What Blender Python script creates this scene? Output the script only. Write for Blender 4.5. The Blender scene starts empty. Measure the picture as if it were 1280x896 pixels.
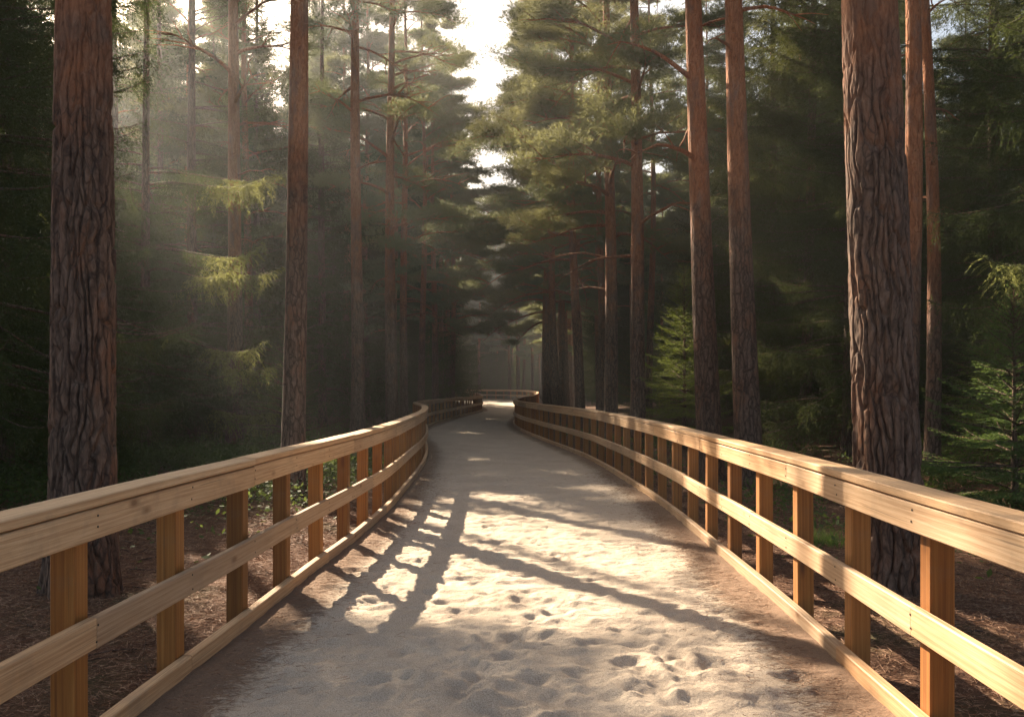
import bpy, math, random
import numpy as np
from mathutils import Vector

# ------------------------------------------------------------------ scene, camera, light
S = bpy.context.scene
COL = S.collection
S.render.engine = 'CYCLES'
S.cycles.use_denoising = True
S.cycles.use_adaptive_sampling = True
S.cycles.adaptive_threshold = 0.006
S.cycles.max_bounces = 6
S.cycles.diffuse_bounces = 3
S.cycles.glossy_bounces = 2
S.cycles.transmission_bounces = 4
S.cycles.volume_bounces = 0
S.cycles.transparent_max_bounces = 8
S.cycles.sample_clamp_indirect = 4.0

EYE = 1.6
cam_d = bpy.data.cameras.new('camera')
cam = bpy.data.objects.new('camera', cam_d)
COL.objects.link(cam)
cam.location = (0, 0, EYE)
cam.rotation_euler = (math.pi / 2, 0, 0)
cam_d.lens = 30.0
cam_d.sensor_width = 36.0
cam_d.shift_y = 38.0 / 1280.0
cam_d.clip_start = 0.05
cam_d.clip_end = 1500
S.camera = cam

SUN_AZ = math.radians(34.0)      # to the left of straight ahead
SUN_EL = math.radians(31.0)
world = bpy.data.worlds.new('World')
S.world = world
world.use_nodes = True
wn = world.node_tree
bg = wn.nodes['Background']
sky = wn.nodes.new('ShaderNodeTexSky')
sky.sky_type = 'NISHITA'
sky.sun_disc = False
sky.sun_elevation = SUN_EL
sky.sun_rotation = -SUN_AZ
sky.air_density = 1.0
sky.dust_density = 4.0
sky.ozone_density = 1.0
# hazy morning air: the dome is whiter than a clear blue sky
warm = wn.nodes.new('ShaderNodeMix')
warm.data_type = 'RGBA'
warm.blend_type = 'MULTIPLY'
warm.inputs[0].default_value = 1.0
warm.inputs[7].default_value = (1.08, 1.0, 0.87, 1)
wn.links.new(sky.outputs[0], warm.inputs[6])
wn.links.new(warm.outputs[2], bg.inputs[0])
bg.inputs[1].default_value = 0.056

sun_d = bpy.data.lights.new('sun', 'SUN')
sun_d.energy = 5.0
sun_d.angle = math.radians(0.5)
sun_d.color = (1.0, 0.83, 0.62)
sun = bpy.data.objects.new('sun', sun_d)
COL.objects.link(sun)
SD = Vector((math.sin(SUN_AZ) * math.cos(SUN_EL), -math.cos(SUN_AZ) * math.cos(SUN_EL), -math.sin(SUN_EL)))
sun.rotation_euler = SD.to_track_quat('-Z', 'Y').to_euler()
sun.location = (-20, 30, 40)

S.view_settings.view_transform = 'Standard'
S.view_settings.look = 'None'
S.view_settings.exposure = 2.1
S.view_settings.gamma = 1.0

HAZE_DENSITY = 0.0012

# ------------------------------------------------------------------ numeric helpers
R = np.random.RandomState(7)
random.seed(7)


def sstep(a, b, x):
    t = np.clip((np.asarray(x, float) - a) / (b - a), 0, 1)
    return t * t * (3 - 2 * t)


def _hash(ix, iy, iz, seed):
    n = (ix * 374761393 + iy * 668265263 + iz * 2147483647 + seed * 974711) & 0xffffffff
    n = ((n ^ (n >> 13)) * 1274126177) & 0xffffffff
    n = ((n ^ (n >> 15)) * 2246822519) & 0xffffffff
    n = n ^ (n >> 16)
    return (n & 0xffffff) / float(0xffffff)


def vnoise(x, y, z=0.0, seed=0):
    x, y, z = np.broadcast_arrays(np.asarray(x, float), np.asarray(y, float), np.asarray(z, float))
    ix, iy, iz = np.floor(x).astype(np.int64), np.floor(y).astype(np.int64), np.floor(z).astype(np.int64)
    fx, fy, fz = x - ix, y - iy, z - iz
    fx, fy, fz = [f * f * (3 - 2 * f) for f in (fx, fy, fz)]
    out = 0
    for a in (0, 1):
        for b in (0, 1):
            for c in (0, 1):
                w = (fx if a else 1 - fx) * (fy if b else 1 - fy) * (fz if c else 1 - fz)
                out = out + w * _hash(ix + a, iy + b, iz + c, seed)
    return out


def fbm(x, y, z=0.0, seed=0, octv=4):
    s, a, t = 0, 0.5, 0
    for k in range(octv):
        f = 2 ** k
        s = s + a * vnoise(np.asarray(x) * f, np.asarray(y) * f, np.asarray(z) * f, seed + k * 17)
        t += a
        a *= 0.5
    return s / t


def unit(v):
    return v / np.maximum(np.linalg.norm(v, axis=-1, keepdims=True), 1e-9)


def gz(y):
    """the path climbs very gently beyond its second bend"""
    return 0.42 * sstep(60, 95, y)


def spline(pts, n_per=24):
    """Catmull-Rom through 2D points, then resampled evenly"""
    p = np.array(pts, float)
    p = np.vstack([2 * p[0] - p[1], p, 2 * p[-1] - p[-2]])
    out = []
    for i in range(1, len(p) - 2):
        t = np.linspace(0, 1, n_per, endpoint=False)[:, None]
        a, b, c, d = p[i - 1], p[i], p[i + 1], p[i + 2]
        out.append(0.5 * (2 * b + (c - a) * t + (2 * a - 5 * b + 4 * c - d) * t ** 2 + (3 * b - a - 3 * c + d) * t ** 3))
    out.append(p[-2][None])
    return np.vstack(out)


def arclen(p):
    return np.concatenate([[0], np.cumsum(np.linalg.norm(np.diff(p, axis=0), axis=1))])


# ------------------------------------------------------------------ mesh helpers
class MB:
    def __init__(self):
        self.v, self.f, self.m, self.sm, self.uv, self.at = [], [], [], [], [], []
        self.n = 0

    def add(self, v, f, mat=0, smooth=False, uv=None, at=None):
        """v (n,3); f (k,3|4) ints; uv (k*c,2); at (n,) a per-vertex number"""
        v = np.asarray(v, np.float32)
        f = np.asarray(f, np.int64)
        if len(v) == 0 or len(f) == 0:
            return
        self.v.append(v)
        self.f.append(f + self.n)
        self.m.append(np.full(len(f), mat, np.int32))
        self.sm.append(np.full(len(f), smooth, bool))
        self.uv.append(np.zeros((f.size, 2), np.float32) if uv is None else np.asarray(uv, np.float32))
        self.at.append(np.zeros(len(v), np.float32) if at is None else np.asarray(at, np.float32))
        self.n += len(v)

    def mesh(self, name, mats, want_uv=False, want_at=False):
        me = bpy.data.meshes.new(name)
        v = np.concatenate(self.v)
        loops = np.concatenate([f.ravel() for f in self.f])
        tot = np.concatenate([np.full(len(f), f.shape[1], np.int64) for f in self.f])
        start = np.concatenate([[0], np.cumsum(tot)[:-1]])
        me.vertices.add(len(v))
        me.vertices.foreach_set('co', v.ravel())
        me.loops.add(len(loops))
        me.loops.foreach_set('vertex_index', loops.astype(np.int32))
        me.polygons.add(len(tot))
        me.polygons.foreach_set('loop_start', start.astype(np.int32))
        me.polygons.foreach_set('material_index', np.concatenate(self.m))
        me.polygons.foreach_set('use_smooth', np.concatenate(self.sm))
        if want_uv:
            l = me.uv_layers.new(name='UVMap')
            l.data.foreach_set('uv', np.concatenate(self.uv).ravel())
        if want_at:
            a = me.attributes.new('amount', 'FLOAT', 'POINT')
            a.data.foreach_set('value', np.concatenate(self.at))
        for m in mats:
            me.materials.append(m)
        me.update(calc_edges=True)
        return me

    def build(self, name, mats, parent=None, **kw):
        if not isinstance(mats, (list, tuple)):
            mats = [mats]
        o = bpy.data.objects.new(name, self.mesh(name, mats, **kw))
        COL.objects.link(o)
        if parent is not None:
            o.parent = parent
        return o


def thing(name, label, cat, loc=(0, 0, 0), group=None):
    o = bpy.data.objects.new(name, None)
    o.empty_display_size = 0.3
    COL.objects.link(o)
    o.location = loc
    tag(o, label, cat, group)
    return o


def tag(o, label=None, cat=None, group=None, kind=None):
    if label:
        o['label'] = label
    if cat:
        o['category'] = cat
    if group:
        o['group'] = group
    if kind:
        o['kind'] = kind
    return o


def copy_thing(root, loc, rz, sc, label, group):
    r = root.copy()
    COL.objects.link(r)
    r.location = loc
    r.rotation_euler = (0, 0, rz)
    r.scale = (sc, sc, sc)
    r['label'] = label
    r['group'] = group
    for ch in list(root.children):
        c = ch.copy()
        COL.objects.link(c)
        c.parent = r
    return r


def tube(mb, P, rad, k=6, mat=0, smooth=True, at=None):
    """P (n,3) centre line, rad (n,)"""
    P = np.asarray(P, float)
    n = len(P)
    T = unit(np.gradient(P, axis=0))
    ref = np.array([0.0, 0, 1]) if abs(T[0][2]) < 0.8 else np.array([1.0, 0, 0])
    A = unit(np.cross(T, ref))
    B = np.cross(T, A)
    th = np.linspace(0, 2 * math.pi, k, endpoint=False)
    ring = A[:, None, :] * np.cos(th)[None, :, None] + B[:, None, :] * np.sin(th)[None, :, None]
    V = P[:, None, :] + ring * np.asarray(rad)[:, None, None]
    i = np.arange(n - 1)[:, None] * k
    j = np.arange(k)[None, :]
    j2 = (j + 1) % k
    F = np.stack([i + j, i + j2, i + k + j2, i + k + j], -1).reshape(-1, 4)
    mb.add(V.reshape(-1, 3), F, mat, smooth, at=None if at is None else np.repeat(at, k))


# ------------------------------------------------------------------ materials
def newmat(name):
    m = bpy.data.materials.new(name)
    m.use_nodes = True
    nt = m.node_tree
    return m, nt, nt.nodes['Principled BSDF'], nt.nodes['Material Output']


def N(nt, typ, **kw):
    n = nt.nodes.new(typ)
    for k, v in kw.items():
        if k in n.inputs:
            n.inputs[k].default_value = v
        else:
            setattr(n, k, v)
    return n


def ramp(nt, stops):
    n = nt.nodes.new('ShaderNodeValToRGB')
    e = n.color_ramp.elements
    while len(e) < len(stops):
        e.new(0.5)
    for el, (p, c) in zip(e, stops):
        el.position = p
        el.color = (*c, 1) if len(c) == 3 else c
    return n


def mix(nt, a, b, fac, blend='MIX'):
    n = nt.nodes.new('ShaderNodeMix')
    n.data_type = 'RGBA'
    n.blend_type = blend
    for sock, val in ((n.inputs[0], fac), (n.inputs[6], a), (n.inputs[7], b)):
        if hasattr(val, 'is_output'):
            nt.links.new(val, sock)
        else:
            sock.default_value = val if not isinstance(val, tuple) or len(val) == 4 else (*val, 1)
    return n.outputs[2]


def mathn(nt, op, a, b=None, c=None):
    n = nt.nodes.new('ShaderNodeMath')
    n.operation = op
    for i, val in enumerate((a, b, c)):
        if val is None:
            continue
        if hasattr(val, 'is_output'):
            nt.links.new(val, n.inputs[i])
        else:
            n.inputs[i].default_value = val
    return n.outputs[0]


def bump(nt, h, strength, dist, normal=None):
    n = nt.nodes.new('ShaderNodeBump')
    n.inputs['Strength'].default_value = strength
    n.inputs['Distance'].default_value = dist
    nt.links.new(h, n.inputs['Height'])
    if normal is not None:
        nt.links.new(normal, n.inputs['Normal'])
    return n.outputs[0]


def mapping(nt, src, scale=(1, 1, 1), loc=(0, 0, 0)):
    n = nt.nodes.new('ShaderNodeMapping')
    n.inputs['Scale'].default_value = scale
    n.inputs['Location'].default_value = loc
    nt.links.new(src, n.inputs[0])
    return n.outputs[0]


def noise(nt, vec, scale, detail=4, rough=0.55, dist=0.0):
    n = nt.nodes.new('ShaderNodeTexNoise')
    n.inputs['Scale'].default_value = scale
    n.inputs['Detail'].default_value = detail
    n.inputs['Roughness'].default_value = rough
    n.inputs['Distortion'].default_value = dist
    nt.links.new(vec, n.inputs['Vector'])
    return n.outputs[0]


def wood_mat(name, light, mid, dark, knot):
    m, nt, b, out = newmat(name)
    uv = nt.nodes.new('ShaderNodeUVMap').outputs[0]
    tc = nt.nodes.new('ShaderNodeTexCoord').outputs['Object']
    # u runs along the board in metres, v across; each board has its own offset
    g1 = noise(nt, mapping(nt, uv, (0.5, 30, 1)), 1.0, 5, 0.6, 0.5)
    g2 = noise(nt, mapping(nt, uv, (3.5, 150, 1)), 1.0, 3, 0.6, 0.2)
    g3 = noise(nt, mapping(nt, uv, (0.33, 0.4, 1)), 1.0, 2, 0.5)
    wv = nt.nodes.new('ShaderNodeTexWave')
    wv.wave_type = 'BANDS'
    wv.bands_direction = 'Y'
    wv.inputs['Scale'].default_value = 7
    wv.inputs['Distortion'].default_value = 6
    wv.inputs['Detail'].default_value = 2
    wv.inputs['Detail Scale'].default_value = 0.7
    nt.links.new(mapping(nt, uv, (0.10, 1.7, 1)), wv.inputs[0])
    c = ramp(nt, [(0.25, dark), (0.5, mid), (0.75, light)])
    nt.links.new(mathn(nt, 'ADD', mathn(nt, 'MULTIPLY', g1, 0.86), mathn(nt, 'MULTIPLY', wv.outputs[1], 0.14)), c.inputs[0])
    col = mix(nt, c.outputs[0], (0.5, 0.5, 0.5), 0.0)
    tint = ramp(nt, [(0.3, (0.80, 0.76, 0.74)), (0.6, (1.0, 1.0, 1.0)), (0.75, (1.06, 1.0, 0.9))])
    nt.links.new(g3, tint.inputs[0])
    col = mix(nt, col, tint.outputs[0], 1.0, 'MULTIPLY')
    gr = ramp(nt, [(0.35, (0.72, 0.66, 0.6)), (0.6, (1, 1, 1))])
    nt.links.new(g2, gr.inputs[0])
    col = mix(nt, col, gr.outputs[0], 0.75, 'MULTIPLY')
    bt = nt.nodes.new('ShaderNodeAttribute')
    bt.attribute_name = 'amount'
    btr = ramp(nt, [(0.0, (0.66, 0.65, 0.67)), (0.4, (1.0, 0.97, 0.95)), (0.7, (1.05, 1.0, 0.93)), (1.0, (0.90, 0.78, 0.66))])
    nt.links.new(bt.outputs['Fac'], btr.inputs[0])
    col = mix(nt, col, btr.outputs[0], 1.0, 'MULTIPLY')
    # knots
    vo = nt.nodes.new('ShaderNodeTexVoronoi')
    vo.inputs['Scale'].default_value = 1.0
    vo.inputs['Randomness'].default_value = 1.0
    nt.links.new(mapping(nt, uv, (2.6, 6.5, 1)), vo.inputs['Vector'])
    kn = ramp(nt, [(0.06, (1, 1, 1)), (0.11, (0.5, 0.5, 0.5)), (0.19, (0, 0, 0))])
    nt.links.new(vo.outputs['Distance'], kn.inputs[0])
    vsx = nt.nodes.new('ShaderNodeSeparateColor')
    nt.links.new(vo.outputs['Color'], vsx.inputs[0])
    gate = mathn(nt, 'GREATER_THAN', vsx.outputs[0], 0.5)
    col = mix(nt, col, knot, mathn(nt, 'MULTIPLY', mathn(nt, 'MULTIPLY', kn.outputs[0], gate), 0.85))
    # drying checks along the grain
    ck = ramp(nt, [(0.66, (0, 0, 0)), (0.70, (1, 1, 1))])
    nt.links.new(noise(nt, mapping(nt, uv, (0.8, 75, 1), (3, 7, 0)), 1.0, 2, 0.5, 0.15), ck.inputs[0])
    col = mix(nt, col, (0.13, 0.075, 0.04), mathn(nt, 'MULTIPLY', ck.outputs[0], 0.55))
    # weathered smears
    st = ramp(nt, [(0.56, (0, 0, 0)), (0.7, (1, 1, 1))])
    nt.links.new(noise(nt, tc, 3.1, 5, 0.62), st.inputs[0])
    col = mix(nt, col, (0.20, 0.15, 0.11), mathn(nt, 'MULTIPLY', st.outputs[0], 0.32))
    nt.links.new(col, b.inputs['Base Color'])
    b.inputs['Roughness'].default_value = 0.62
    b.inputs['Specular IOR Level'].default_value = 0.3
    h = mathn(nt, 'ADD', mathn(nt, 'MULTIPLY', g2, 0.5), mathn(nt, 'MULTIPLY', g1, 0.6))
    nt.links.new(bump(nt, h, 0.55, 0.004), b.inputs['Normal'])
    return m


M_RAIL = wood_mat('rail_timber', (0.70, 0.53, 0.36), (0.61, 0.43, 0.27), (0.44, 0.28, 0.155), (0.17, 0.08, 0.035))
M_POST = wood_mat('post_timber', (0.42, 0.215, 0.068), (0.34, 0.155, 0.045), (0.22, 0.09, 0.028), (0.10, 0.04, 0.02))
m, nt, b, o_ = newmat('nail_steel')
b.inputs['Base Color'].default_value = (0.05, 0.045, 0.04, 1)
b.inputs['Metallic'].default_value = 0.6
b.inputs['Roughness'].default_value = 0.6
M_NAIL = m


def sand_mat():
    m, nt, b, out = newmat('path_sand')
    tc = nt.nodes.new('ShaderNodeTexCoord').outputs['Object']
    at = nt.nodes.new('ShaderNodeAttribute')
    at.attribute_name = 'amount'
    n1 = noise(nt, tc, 1.3, 6, 0.6)
    c = ramp(nt, [(0.3, (0.55, 0.45, 0.355)), (0.7, (0.66, 0.555, 0.445))])
    nt.links.new(n1, c.inputs[0])
    fine = noise(nt, tc, 160, 3, 0.7)
    f = ramp(nt, [(0.32, (0.58, 0.55, 0.52)), (0.6, (1.04, 1.04, 1.04))])
    nt.links.new(fine, f.inputs[0])
    col = mix(nt, c.outputs[0], f.outputs[0], 1.0, 'MULTIPLY')
    # dark grains
    sp = ramp(nt, [(0.70, (0, 0, 0)), (0.76, (1, 1, 1))])
    nt.links.new(noise(nt, tc, 48, 2, 0.5), sp.inputs[0])
    col = mix(nt, col, (0.12, 0.085, 0.06), mathn(nt, 'MULTIPLY', sp.outputs[0], 0.35))
    # brown needle litter blown against the fences
    ln = noise(nt, mapping(nt, tc, (9, 30, 1)), 1.0, 5, 0.7, 2.0)
    lb = mathn(nt, 'ADD', at.outputs['Fac'], mathn(nt, 'MULTIPLY', mathn(nt, 'SUBTRACT', ln, 0.5), 1.3))
    lr = ramp(nt, [(0.42, (0, 0, 0)), (0.72, (1, 1, 1))])
    nt.links.new(lb, lr.inputs[0])
    lc = ramp(nt, [(0.3, (0.085, 0.045, 0.028)), (0.7, (0.24, 0.135, 0.08))])
    nt.links.new(noise(nt, mapping(nt, tc, (60, 110, 60)), 1.0, 3, 0.7, 1.5), lc.inputs[0])
    col = mix(nt, col, lc.outputs[0], mathn(nt, 'MULTIPLY', lr.outputs[0], 0.82))
    nt.links.new(col, b.inputs['Base Color'])
    b.inputs['Roughness'].default_value = 0.95
    b.inputs['Specular IOR Level'].default_value = 0.15
    n2 = noise(nt, tc, 14, 5, 0.65, 0.4)
    n5 = noise(nt, tc, 42, 4, 0.7, 0.6)
    nb = bump(nt, n2, 0.7, 0.035)
    nb = bump(nt, n5, 0.6, 0.014, nb)
    nb = bump(nt, fine, 0.8, 0.006, nb)
    nb = bump(nt, mathn(nt, 'MULTIPLY', ln, lr.outputs[0]), 0.6, 0.02, nb)
    nt.links.new(nb, b.inputs['Normal'])
    return m


def floor_mat():
    m, nt, b, out = newmat('forest_floor_litter')
    tc = nt.nodes.new('ShaderNodeTexCoord').outputs['Object']
    n1 = noise(nt, tc, 0.55, 6, 0.62)
    n2 = noise(nt, mapping(nt, tc, (30, 52, 30)), 1.0, 5, 0.72, 2.2)
    n3 = noise(nt, tc, 7, 4, 0.6)
    c = ramp(nt, [(0.25, (0.045, 0.024, 0.016)), (0.5, (0.12, 0.062, 0.038)), (0.72, (0.22, 0.125, 0.078))])
    nt.links.new(mathn(nt, 'ADD', mathn(nt, 'MULTIPLY', n2, 0.65), mathn(nt, 'MULTIPLY', n3, 0.35)), c.inputs[0])
    g = ramp(nt, [(0.54, (0, 0, 0)), (0.68, (1, 1, 1))])
    nt.links.new(n1, g.inputs[0])
    gc = ramp(nt, [(0.3, (0.02, 0.032, 0.012)), (0.7, (0.06, 0.085, 0.03))])
    nt.links.new(n2, gc.inputs[0])
    col = mix(nt, c.outputs[0], gc.outputs[0], mathn(nt, 'MULTIPLY', g.outputs[0], 0.6))
    nt.links.new(col, b.inputs['Base Color'])
    b.inputs['Roughness'].default_value = 0.95
    b.inputs['Specular IOR Level'].default_value = 0.15
    nb = bump(nt, n3, 0.6, 0.06)
    nb = bump(nt, n2, 0.8, 0.02, nb)
    nt.links.new(nb, b.inputs['Normal'])
    return m


def bark_mat(name, z_orange, deep):
    """plated grey-brown bark below, thin flaking orange bark above z_orange"""
    m, nt, b, out = newmat(name)
    tc = nt.nodes.new('ShaderNodeTexCoord').outputs['Object']
    sx = nt.nodes.new('ShaderNodeSeparateXYZ')
    nt.links.new(tc, sx.inputs[0])
    wob = noise(nt, tc, 3.0, 3, 0.6)
    warped = mapping(nt, tc, (1, 1, 0.16))
    vadd = nt.nodes.new('ShaderNodeVectorMath')
    vadd.operation = 'ADD'
    nt.links.new(warped, vadd.inputs[0])
    vs = nt.nodes.new('ShaderNodeVectorMath')
    vs.operation = 'SCALE'
    vs.inputs['Scale'].default_value = 0.12
    nn = nt.nodes.new('ShaderNodeTexNoise')
    nn.inputs['Scale'].default_value = 5
    nn.inputs['Detail'].default_value = 3
    nt.links.new(tc, nn.inputs['Vector'])
    nt.links.new(nn.outputs[1], vs.inputs[0])
    nt.links.new(vs.outputs[0], vadd.inputs[1])
    vo = nt.nodes.new('ShaderNodeTexVoronoi')
    vo.feature = 'DISTANCE_TO_EDGE'
    vo.inputs['Scale'].default_value = 13
    nt.links.new(vadd.outputs[0], vo.inputs['Vector'])
    crack = ramp(nt, [(0.0, (0, 0, 0)), (0.10, (0.8, 0.8, 0.8)), (0.3, (1, 1, 1))])
    nt.links.new(vo.outputs['Distance'], crack.inputs[0])
    fl = noise(nt, mapping(nt, tc, (26, 26, 7)), 1.0, 5, 0.68, 1.2)
    # lower bark
    lo = ramp(nt, [(0.25, (0.048, 0.031, 0.024)), (0.5, (0.14, 0.092, 0.068)), (0.78, (0.23, 0.165, 0.13))])
    nt.links.new(fl, lo.inputs[0])
    lo2 = mix(nt, (0.055, 0.036, 0.028), lo.outputs[0], crack.outputs[0])
    rus = ramp(nt, [(0.5, (0, 0, 0)), (0.68, (1, 1, 1))])
    nt.links.new(noise(nt, mapping(nt, tc, (2.6, 2.6, 1.3)), 1.0, 4, 0.6), rus.inputs[0])
    lo3 = mix(nt, lo2, (0.21, 0.085, 0.04), mathn(nt, 'MULTIPLY', mathn(nt, 'MULTIPLY', rus.outputs[0], crack.outputs[0]), 0.6))
    # upper bark
    up = ramp(nt, [(0.25, (0.13, 0.055, 0.03)), (0.5, (0.30, 0.125, 0.06)), (0.75, (0.40, 0.195, 0.105))])
    nt.links.new(fl, up.inputs[0])
    grey = ramp(nt, [(0.5, (0, 0, 0)), (0.62, (1, 1, 1))])
    nt.links.new(noise(nt, mapping(nt, tc, (3.5, 3.5, 1.1), (4, 2, 1)), 1.0, 4, 0.6), grey.inputs[0])
    up2 = mix(nt, up.outputs[0], (0.165, 0.12, 0.10), mathn(nt, 'MULTIPLY', grey.outputs[0], 0.6))
    zz = mathn(nt, 'ADD', sx.outputs[2], mathn(nt, 'MULTIPLY', mathn(nt, 'SUBTRACT', wob, 0.5), 3.2))
    mr = nt.nodes.new('ShaderNodeMapRange')
    mr.inputs['From Min'].default_value = z_orange - 0.9
    mr.inputs['From Max'].default_value = z_orange + 0.9
    nt.links.new(zz, mr.inputs[0])
    col = mix(nt, lo3, up2, mr.outputs[0])
    nt.links.new(col, b.inputs['Base Color'])
    b.inputs['Roughness'].default_value = 0.9
    b.inputs['Specular IOR Level'].default_value = 0.2
    nb = bump(nt, fl, 0.7, 0.012)
    if deep:
        nb = bump(nt, crack.outputs[0], 0.9, 0.02, nb)
    nt.links.new(nb, b.inputs['Normal'])
    return m


def needle_mat(name, dark, light, trans, tr_fac, scale=1.2):
    m, nt, b, out = newmat(name)
    tc = nt.nodes.new('ShaderNodeTexCoord').outputs['Object']
    n = noise(nt, tc, scale, 4, 0.65)
    c = ramp(nt, [(0.3, dark), (0.7, light)])
    nt.links.new(n, c.inputs[0])
    oi = nt.nodes.new('ShaderNodeObjectInfo')
    tint = ramp(nt, [(0.0, (0.82, 0.92, 1.0)), (1.0, (1.15, 1.05, 0.85))])
    nt.links.new(oi.outputs['Random'], tint.inputs[0])
    col = mix(nt, c.outputs[0], tint.outputs[0], 1.0, 'MULTIPLY')
    nt.links.new(col, b.inputs['Base Color'])
    b.inputs['Roughness'].default_value = 0.65
    b.inputs['Specular IOR Level'].default_value = 0.14
    t = nt.nodes.new('ShaderNodeBsdfTranslucent')
    tcol = mix(nt, trans, tint.outputs[0], 1.0, 'MULTIPLY')
    nt.links.new(tcol, t.inputs[0])
    ms = nt.nodes.new('ShaderNodeMixShader')
    ms.inputs[0].default_value = tr_fac
    nt.links.new(b.outputs[0], ms.inputs[1])
    nt.links.new(t.outputs[0], ms.inputs[2])
    nt.links.new(ms.outputs[0], out.inputs[0])
    return m


M_SAND = sand_mat()
M_FLOOR = floor_mat()
M_BARK_HI = bark_mat('pine_bark_close', 4.4, False)
M_BARK = bark_mat('pine_bark', 4.6, True)
M_BARK_LOW = bark_mat('pine_bark_orange', 3.0, True)
M_SPRUCE_BARK = bark_mat('spruce_bark', 60.0, True)
M_PINE = needle_mat('pine_needles', (0.045, 0.082, 0.042), (0.115, 0.145, 0.075), (0.25, 0.255, 0.12), 0.42)
M_SPRUCE = needle_mat('spruce_needles', (0.017, 0.033, 0.015), (0.045, 0.068, 0.026), (0.13, 0.15, 0.038), 0.36)
M_TIP = needle_mat('spruce_tips_painted_sunlit', (0.06, 0.085, 0.025), (0.12, 0.14, 0.045), (0.36, 0.35, 0.11), 0.5)  # sunlight painted into the needle colour at the ends of hand-placed boughs
M_FIR = needle_mat('young_fir_needles', (0.05, 0.09, 0.03), (0.10, 0.15, 0.045), (0.20, 0.26, 0.06), 0.42)
M_LEAF = needle_mat('undergrowth_leaves', (0.04, 0.07, 0.028), (0.095, 0.14, 0.055), (0.15, 0.20, 0.05), 0.4, 3)
M_GRASS = needle_mat('grass_blades', (0.06, 0.10, 0.025), (0.12, 0.18, 0.05), (0.22, 0.30, 0.06), 0.45, 6)
m, nt, b, o_ = newmat('fallen_needles')
tc = nt.nodes.new('ShaderNodeTexCoord').outputs['Object']
c = ramp(nt, [(0.3, (0.09, 0.042, 0.025)), (0.5, (0.23, 0.115, 0.062)), (0.7, (0.42, 0.27, 0.17))])
nt.links.new(noise(nt, tc, 35, 2, 0.6), c.inputs[0])
nt.links.new(c.outputs[0], b.inputs['Base Color'])
b.inputs['Roughness'].default_value = 0.8
M_FALLEN = m

# ------------------------------------------------------------------ path edges
LEFT = spline([(-2.05, -5), (-1.95, 0), (-1.88, 2.2), (-1.82, 4.2), (-1.76, 5.5), (-1.71, 7.2), (-1.62, 9.4), (-1.62, 12.3),
               (-1.86, 18.4), (-2.38, 24), (-3.1, 28.5), (-3.5, 32), (-3.5, 36.5), (-3.1, 46), (-2.55, 55), (-2.2, 62),
               (-2.35, 68), (-3.3, 75), (-5.6, 81), (-8.5, 84.8), (-12, 86.5)])
RIGHT = spline([(1.7, -5), (1.76, 0), (1.8, 2.2), (1.86, 4.2), (1.93, 6), (1.99, 8.8), (2.02, 11.4), (1.95, 14.4), (1.74, 19),
                (1.4, 22.3), (0.85, 27), (0.33, 32.2), (0.06, 37.5), (0.12, 43), (0.5, 51), (1.3, 61), (1.95, 70), (2.2, 78),
                (1.5, 86), (-0.7, 91), (-3.6, 94), (-8, 96), (-12, 97)])


def at_y(curve, y):
    k = np.argmax(curve[:, 1] > 70) if curve[:, 1].max() > 70 else len(curve)
    return np.interp(y, curve[:k, 1], curve[:k, 0])


def tail(curve, y0):
    return curve[np.argmax(curve[:, 1] >= y0):]


def sand_height(x, y):
    w = fbm(x * 1.2, y * 2.0, 0, 3, 3) * 0.05
    rip = fbm(x * 2.6 + 1.2 * fbm(x * 2, y * 2, 0, 5), y * 6.5 + 0.9 * fbm(x * 2.4, y * 2.4, 4, 6), 0, 9, 3)
    z = w + 0.050 * (0.5 - np.abs(rip - 0.5) * 2) * 0.75 + (0.026 + 0.022 * sstep(8, 5, y)) * (fbm(x * 6 + 2 * rip, y * 10, 0, 15, 3) - 0.5)
    return z - 0.035


prints = []
for k in range(800):
    yy = 2.0 + 14 * R.rand() ** 1.2
    cx = R.normal(0.05, 0.80)
    wide = R.rand() < 0.72
    # trodden hollows: most are broad and shallow, some keep the shape of a shoe
    prints.append((cx, yy, R.normal(0, 0.4), (0.006 + 0.009 * R.rand()) * (1.0 if wide else 0.8),
                   (0.09 + 0.09 * R.rand(), 0.045 + 0.05 * R.rand()) if wide else (0.055, 0.13)))


def footprints(X, Y, Z):
    for cx, cy, a, dep, s in prints:
        i0, i1 = np.searchsorted(Y[:, 0], [cy - 0.35, cy + 0.35])
        if i1 <= i0:
            continue
        xs, ys = X[i0:i1] - cx, Y[i0:i1] - cy
        u = (xs * math.cos(a) + ys * math.sin(a)) / s[0]
        v = (-xs * math.sin(a) + ys * math.cos(a)) / s[1]
        waist = 1 - 0.22 * np.exp(-((v + 0.1) / 0.35) ** 2)
        r2 = (u / waist) ** 2 + v ** 2
        dep = dep * (1 + 0.8 * float(sstep(7.0, 4.5, cy)))
        Z[i0:i1] += -dep * np.exp(-r2 ** 1.5) + dep * 0.5 * np.exp(-((np.sqrt(r2) - 1.45) / 0.42) ** 2)


def grid_faces(nr, nc):
    i = np.arange(nr - 1)[:, None] * nc
    j = np.arange(nc - 1)[None, :]
    return np.stack([i + j, i + j + 1, i + nc + j + 1, i + nc + j], -1).reshape(-1, 4)


def edge_profile(s, wid):
    """metres from the nearer edge rail"""
    return np.minimum(s, 1 - s) * wid


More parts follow.
